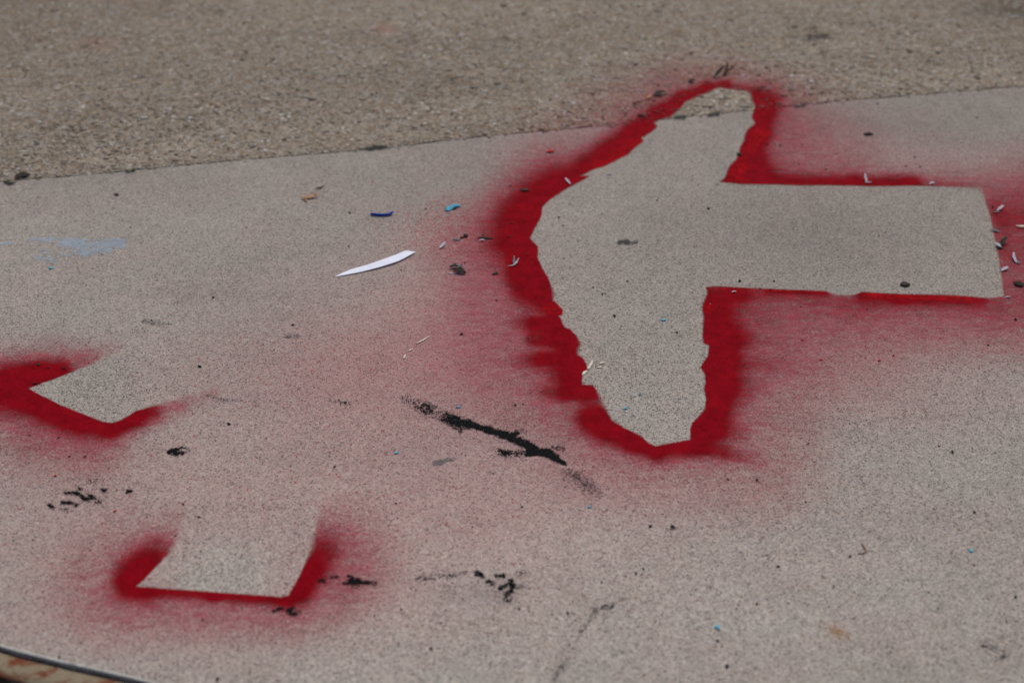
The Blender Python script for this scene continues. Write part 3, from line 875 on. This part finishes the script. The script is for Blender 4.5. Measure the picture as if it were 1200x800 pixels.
tag(blade('dead_leaf', [(610,224.5),(615,223.6),(620.5,223.8)], [4, 13, 4], M['leaf'], .001, [0, 1, 0], .3, 8, 4), 'dark leaf crumb beside the red band left of the arrow head', 'leaf', DL)
tag(blade('dead_leaf', [(577,322),(581,321.5),(584,320.8)], [4, 8, 3], M['leaf'], .001, [0, 1, 1], .3, 8, 4), 'tiny dark leaf crumb on pink haze left of the white winged seed', 'leaf', DL)
tag(blade('dead_leaf', [(640,179),(645,178.5),(650,178)], [4, 12, 4], M['redchip'], .001, [0, 1, 0], .3, 8, 4), 'dull red scrap on the slab between the joint and the arrow head', 'leaf', DL)
tag(blade('dead_leaf', [(139,229.5),(137,229),(133.5,228.6)], [3, 9, 3], M['leaf'], .001, [0, .5, 1], .2, 8, 4), 'small dark leaf sliver alone behind the pale blue chalk scuff', 'leaf', DL)
tag(blade('dead_leaf', [(560,279.2),(568,279.8),(577,280.5)], [3, 8, 3], M['leaf'], .0008, [0, 1, 0], .3, 8, 4), 'thin dark sliver on red spatter left of the arrow head', 'leaf', DL)
tag(blade('dead_leaf', [(1187,331.5),(1192,334),(1199,336)], [3, 16, 12], M['leaf'], .001, [1, 2, 1], .4, 10, 4), 'dark leaf at the right border beside the end of the shaft', 'leaf', DL)
tag(blade('dead_leaf', [(1160,270.5),(1166,271.5),(1171,273)], [3, 9, 3], M['ash'], .001, [2, 1, 0], .4, 8, 4), 'grey leaf scrap lying on the slanting end of the arrow shaft', 'leaf', DL)
tag(blade('dead_leaf', [(839,217),(770,217)][:1] + [(842,217)], [2, 2], M['leaf'], .0006, None, .1, 2, 2), 'tiny dark speck at the notch behind the arrow shaft', 'leaf', DL)
tag(seed('leaf_crumb', 866, 182, 13, 16, 6, M['leaf'], .6), 'black crumb on the red edge where the rear wing meets the shaft', 'crumb', DL)

# white fluff, petals and winged seeds
WF = 'white petals and winged seeds on the red paint'
s1 = empty('winged_seed', 603, 309)
tag(s1, 'three pointed white winged seed on the red band left of the arrow', 'winged seed', WF)
blade('wing', [(602,312),(605,310),(608,306.5)], [3, 7, 1], M['feather'], .0006, [1, 3, 7], .4, 8, 4, .0015, s1)
blade('wing', [(604,311),(600,312.5),(595.5,313.2)], [6, 4, 1], M['feather'], .0006, [1, 1, 2], .4, 8, 4, .0015, s1)
blade('wing', [(603,311),(602.3,308),(602.6,304.5)], [6, 5, 2], M['ash'], .0006, [1, 5, 9], .3, 8, 4, .0015, s1)
def petal(pts, wd, lifts, lab, mat='feather', name='petal', cat='petal', grp=WF):
    return tag(blade(name, pts, wd, M[mat], .0007, lifts, .4, 10, 5, .0014), lab, cat, grp)
s2 = empty('winged_seed', 1016, 213)
tag(s2, 'white hooked winged seed standing on the rear edge of the shaft', 'winged seed', WF)
blade('wing', [(1013,209),(1014,212),(1016,215)], [4, 9, 7], M['feather'], .0006, [12, 6, 1], .3, 8, 4, .0015, s2)
blade('wing', [(1014,215),(1018,215),(1021,214.5)], [6, 6, 2], M['feather'], .0006, [1, 1, 2], .3, 8, 4, .0015, s2)
petal([(1089.5,217),(1092,216),(1095,216.5)], [8, 12, 6], [1, 3, 2], 'small white petal on the rear edge of the shaft near its end')
petal([(711,205),(714,204.8),(717.5,204.6)], [4, 8, 5], [0, .5, 0], 'white flake inside the rear wing of the arrow')
petal([(662.5,211),(665,213.5),(668.5,216.5)], [4, 9, 5], [4, 2, 0], 'pale lilac petal on the red band left of the rear wing')
s3 = empty('winged_seed', 1171, 247)
tag(s3, 'white winged seed with a dark stem beside the upper right corner of the shaft', 'winged seed', WF)
blade('wing', [(1168,248),(1171,247),(1175,244.5)], [3, 12, 8], M['feather'], .0006, [1, 3, 7], .5, 8, 4, .0015, s3)
blade('stem', [(1164,250),(1168,249),(1172,249.5)], [3, 5, 3], M['ash'], .0006, [1, 1, 0], .3, 6, 3, .0015, s3)
s4 = empty('winged_seed', 1171, 288)
tag(s4, 'white petal with an upright dark leaf at the middle of the shaft end', 'winged seed', WF)
blade('wing', [(1166,287),(1169,289.5),(1173,291)], [6, 15, 7], M['feather'], .0006, [5, 3, 1], .5, 8, 4, .0015, s4)
blade('leaf', [(1171,290.5),(1175,286.5),(1179.5,283)], [6, 11, 5], M['leaf'], .0006, [1, 7, 11], .4, 10, 4, .0015, s4)
blade('leaf', [(1168,291.5),(1172,292),(1176,291)], [4, 8, 3], M['leaf'], .0006, [0, 0, 1], .3, 6, 3, .0013, s4)
s5 = empty('winged_seed', 1190, 306)
tag(s5, 'curved pink white petal with a dark tip near the right border', 'winged seed', WF)
blade('wing', [(1187,300),(1187.5,304),(1191,309)], [5, 10, 7], M['feather'], .0006, [8, 4, 1], .4, 10, 4, .0015, s5)
blade('tip', [(1191.5,309.5),(1195.5,309)], [7, 5], M['ash'], .0006, [1, 2], .3, 4, 3, .0015, s5)
petal([(1173,318.5),(1177,317),(1181,315.5)], [6, 14, 8], [1, 3, 4], 'white petal nearly touching the lower end of the shaft')
petal([(1177,349.2),(1180.5,349),(1184,348.6)], [3, 5, 3], [0, 1, 0], 'white sliver at the front right corner of the shaft')
petal([(1190,266),(1196,267.5),(1203,267)], [3, 8, 6], [2, 3, 2], 'dusty pink petal at the right border behind the shaft end', 'cream')
petal([(857.5,343),(860,342.7),(863,342.4)], [4, 6, 3], [0, 1, 0], 'white sliver on the red corner in front of the shaft')
petal([(515.5,292),(518.5,289.5),(521.5,286.5)], [6, 12, 7], [1, 2, 4], 'pale lilac petal right of the paper strip')
petal([(561,283),(565,282.3),(568,282.4)], [4, 8, 4], [0, 1, 0], 'white flake under the thin dark sliver on the spatter')
petal([(531,282),(535,281.5),(539,282.5)], [3, 8, 4], [1, 1, 0], 'greyish flake behind the lilac petal on the spatter', 'ash')
petal([(786,618.5),(789,617.6),(792,616.5)], [4, 9, 6], [0, 1, 0], 'white flake with a dark crumb on clean concrete below the arrow')
tag(seed('leaf_crumb', 788, 618.5, 9, 7, 3, M['leaf'], .3, None, .12, .003), 'dark crumb lying on the white flake below the arrow', 'crumb')
t = empty('fluff_tuft', 537, 317)
tag(t, 'black and grey crumpled tuft right of the paper strip', 'tuft')
blade('fold', [(527,315),(533,313.5),(538,315)], [5, 13, 8], M['leaf'], .0008, [2, 3, 4], .4, 8, 4, .0015, t)
blade('fold', [(531,318.5),(538,319),(545,322)], [5, 19, 8], M['leaf'], .0008, [1, 4, 1], .5, 10, 5, .0015, t)
blade('fold', [(535,313.5),(538,315.5),(541,318)], [5, 9, 5], M['ash'], .0008, [6, 8, 4], .4, 8, 4, .0015, t)
blade('thread', [(524,320.5),(530,321),(535,321)], [1, 3, 3], M['feather'], .0006, [1, 0, 0], .2, 6, 3, .0013, t)
t = empty('fluff_tuft', 544, 278)
tag(t, 'small dark brown tuft on the red spatter left of the arrow', 'tuft')
seed('crumb', 546, 277.5, 12, 14, 7, M['leaf'], .2, t)
seed('crumb', 541.5, 279, 10, 9, 4, M['brown'], .2, t)

# twig, straws and cream flakes
tag(stick('hooked_twig', [(1009,637),(1012.5,641),(1014.5,645),(1013.5,648),(1010,649.5),(1005.5,649)], 1.1, M['straw'], [0, .5, 1, .5, 0, 0]), 'small brown hooked twig on clean concrete at the lower right', 'twig')
FL = 'cream flakes on the slab'
tag(blade('cream_sliver', [(503,394.5),(496,399),(488,403)], [1, 4, 3], M['cream'], .0006, None, .1, 10, 3), 'longest cream sliver left of the lower arrow head', 'sliver', FL)
tag(blade('cream_sliver', [(484,409),(481,410.5),(479,411.8)], [2, 4, 2], M['cream'], .0006, None, .1, 8, 3), 'middle one of a row of three cream slivers left of the arrow', 'sliver', FL)
tag(blade('cream_sliver', [(475,416),(474,418.5),(473.5,420.5)], [2, 4, 2], M['cream'], .0006, None, .1, 8, 3), 'nearest short cream sliver of the row left of the arrow', 'sliver', FL)
tag(blade('cream_flake', [(694.5,423),(692,428),(689,433)], [3, 6, 5], M['cream'], .0006, None, .1, 10, 3), 'upright cream flake leaning on the notch in the arrow edge', 'flake', FL)
tag(blade('cream_flake', [(688,434.8),(685,437),(682.8,440)], [4, 7, 3], M['cream'], .0006, None, .1, 10, 3), 'cream flake filling the corner of the notch in the arrow edge', 'flake', FL)
tag(blade('cream_flake', [(702.5,426.5),(705,425.8),(708,425.4)], [3, 6, 3], M['cream'], .0006, None, .1, 8, 3), 'rear one of two small cream flakes beside the notch', 'flake', FL)
tag(blade('cream_flake', [(699.5,431),(702.5,430.8),(705,430.5)], [3, 5, 3], M['cream'], .0006, None, .1, 8, 3), 'front one of two small cream flakes beside the notch', 'flake', FL)
stain('orange_smear', [(968,733,982,740,1.5,5,.42),(980,739,992,744,2,3.5,.6)], mat_tar('orange_stain', (.40, .24, .11), 1.6, 420, (1, 1, 1), .9, .55),
      'faint orange smear on the slab near the front right', 'stain', None, .0009, .12)

# litter caught against the rear wing of the arrow
LT = 'leaf litter caught on the rear tip of the arrow'
for pts, wd, mt, lab in [
    ([(849,90),(851,86.5),(852,82)], [10, 11, 3], 'brown', 'upright brown bud standing behind the rear tip of the arrow'),
    ([(766,114),(772,112),(780,110)], [6, 24, 6], 'leaf', 'dark ragged leaf at the left end of the litter along the rear tip'),
    ([(806,98),(811,97),(815,97.5)], [4, 14, 4], 'leaf', 'dark leaf scrap in the middle of the litter along the rear tip'),
    ([(836,93),(842,90),(848,87)], [4, 14, 6], 'leaf', 'dark leaf scrap just left of the upright brown bud'),
    ([(852,86),(857,85.5),(862,85)], [5, 9, 3], 'leaf', 'thin dark leaf scrap just right of the upright brown bud'),
    ([(757,117),(760,116),(763,114.5)], [5, 13, 4], 'tan', 'tan leaf scrap at the outer left end of the litter'),
    ([(888,106),(892,105.5),(896,105.8)], [4, 12, 4], 'leaf', 'dark crumb on the red band right of the rear tip'),
    ([(897,106.3),(901,106),(905,106.5)], [4, 10, 3], 'ash', 'grey crumb further right on the red band by the rear tip'),
    ([(742,124),(747,123),(751,122)], [4, 9, 4], 'brown', 'brown scrap outside the red band left of the rear tip')]:
    tag(blade('leaf_scrap', pts, wd, M[mt], .001, [0, 3, 5] if 'upright' not in lab else [0, 10, 22], .4, 8, 4, .003), lab, 'leaf', LT)

moss = mat_tar('joint_moss', (.035, .042, .036), 1.8, 300, (1, 1, 1), .95, .9)
for st_, lab_ in (([(430,174.3,437,173,.6,1.4,.9),(437,172.8,446,172.2,.9,1.4,1.),(446,172.3,452,172,.5,1.3,.9)], 'dark moss in the pavement joint behind the blue stick'),
                  ([(793,137.8,802,137.4,.7,1.4,1.)], 'dark moss dash in the joint at the left of the arrow tip'),
                  ([(831,134.8,841,133.6,.9,1.4,1.)], 'dark moss clump in the joint across the middle of the arrow tip'),
                  ([(149,200.6,156,200,.5,1.2,1.)], 'thin dark moss in the joint near the left border'),
                  ([(932,124.6,942,123.4,.4,1.2,.8)], 'thin dark moss in the joint right of the arrow tip')):
    stain('joint_moss', st_, moss, lab_, 'moss', 'dark moss along the pavement joint', .0024, .2)

# loose grit: single specks too small to pick apart
def scatter(box, n, avoid_arrow=0.):
    a = np.stack([RNG.uniform(box[0], box[2], n), RNG.uniform(box[1], box[3], n)], 1)
    a = a[a[:, 1] > joint_v(a[:, 0]) + 3]
    return a[a[:, 1] < edge_v(a[:, 0]) - 4]
marks = np.array([(250,349),(289,267),(153,267),(268,497),(234,430),(343,381),(397,469),(585,267),(566,276),(618,298),(545,308),(540,311),(470,317),(409,289),(410,250),(499,245),(637,157),
 (598,218),(1028,122),(1001,78.5),(1004,91),(1052,206),(936,193),(908,170),(914,171),(899,170),(968,199),(1145,138),(1108,145),(1072,185),(1078,196),(1016,363),(907,330),(867,330),(1100,523),
 (863,713),(887,708),(887,563),(853,562),(841,751),(852,781),(1099,713),(912,664),(996,652),(745,672),(754,667),(762,617),(470,714),(464,590),(505,760),(439,722),(215,591),(150,575),(172,606),
 (206,628),(100,535),(35,510),(82,535),(69,513),(41,450),(45,428),(75,432),(619,397),(706,345),(695,337),(793,390),(604,475),(613,474),(541,392),(405,472),(891,339),(903,340),(1116,530),(1158,405),(655,255),
 (660,265),(600,262),(592,263),(597,278),(1190,700),(255,796),(70,770),(843,360),(735,330),(720,371),(770,235),(830,245),(1065,115),(1077,72),(940,170),(870,105),(1163,243),(1190,375)], float)
grit = [marks, scatter((-40, 100, 1240, 800), 330), scatter((560, 240, 700, 480), 30), scatter((850, 150, 1200, 380), 60)]
gu = np.concatenate(grit)
gsz = np.concatenate([np.full(len(marks), .0030) * RNG.uniform(.75, 1.35, len(marks)), np.exp(RNG.normal(-6.9, .4, len(gu) - len(marks)))])
tag(pebbles('grit', gu, gsz, M['leaf'], .5, .2, None, .0008), 'dark grit and seed specks strewn over the pavement', 'grit', None, 'stuff')
rm = np.array([(917.5,419),(962,422),(940,399),(1030,423),(1047,417),(1022,149),(1094,159),(1150,168),(1062,195),(1012,203),(990,105),(765,82),(815,80),(737,76),(672,49),(360,92),(241,60),(410,79),(482,150),
 (437,213),(767,81),(943,110),(880,54),(545,42),(508,30),(81,535),(135,599),(65,558)], float)
rr = np.concatenate([rm, scatter((520, 240, 620, 300), 40), scatter((560, 300, 1200, 440), 50), scatter((100, 350, 560, 620), 70)])
rs = np.concatenate([np.full(len(rm), .0032) * RNG.uniform(.8, 1.3, len(rm)), np.exp(RNG.normal(-6.9, .3, len(rr) - len(rm)))])
tag(pebbles('red_specks', rr, rs, M['redchip'], .25, .2, None, .0008), 'tiny red paint specks strewn over the pavement', 'specks', None, 'stuff')
wm = scatter((100, 230, 1200, 780), 60)
tag(pebbles('pale_specks', wm, np.exp(RNG.normal(-6.8, .3, len(wm))), M['feather'], .3, .2, None, .0008), 'tiny pale specks strewn over the pavement', 'specks', None, 'stuff')
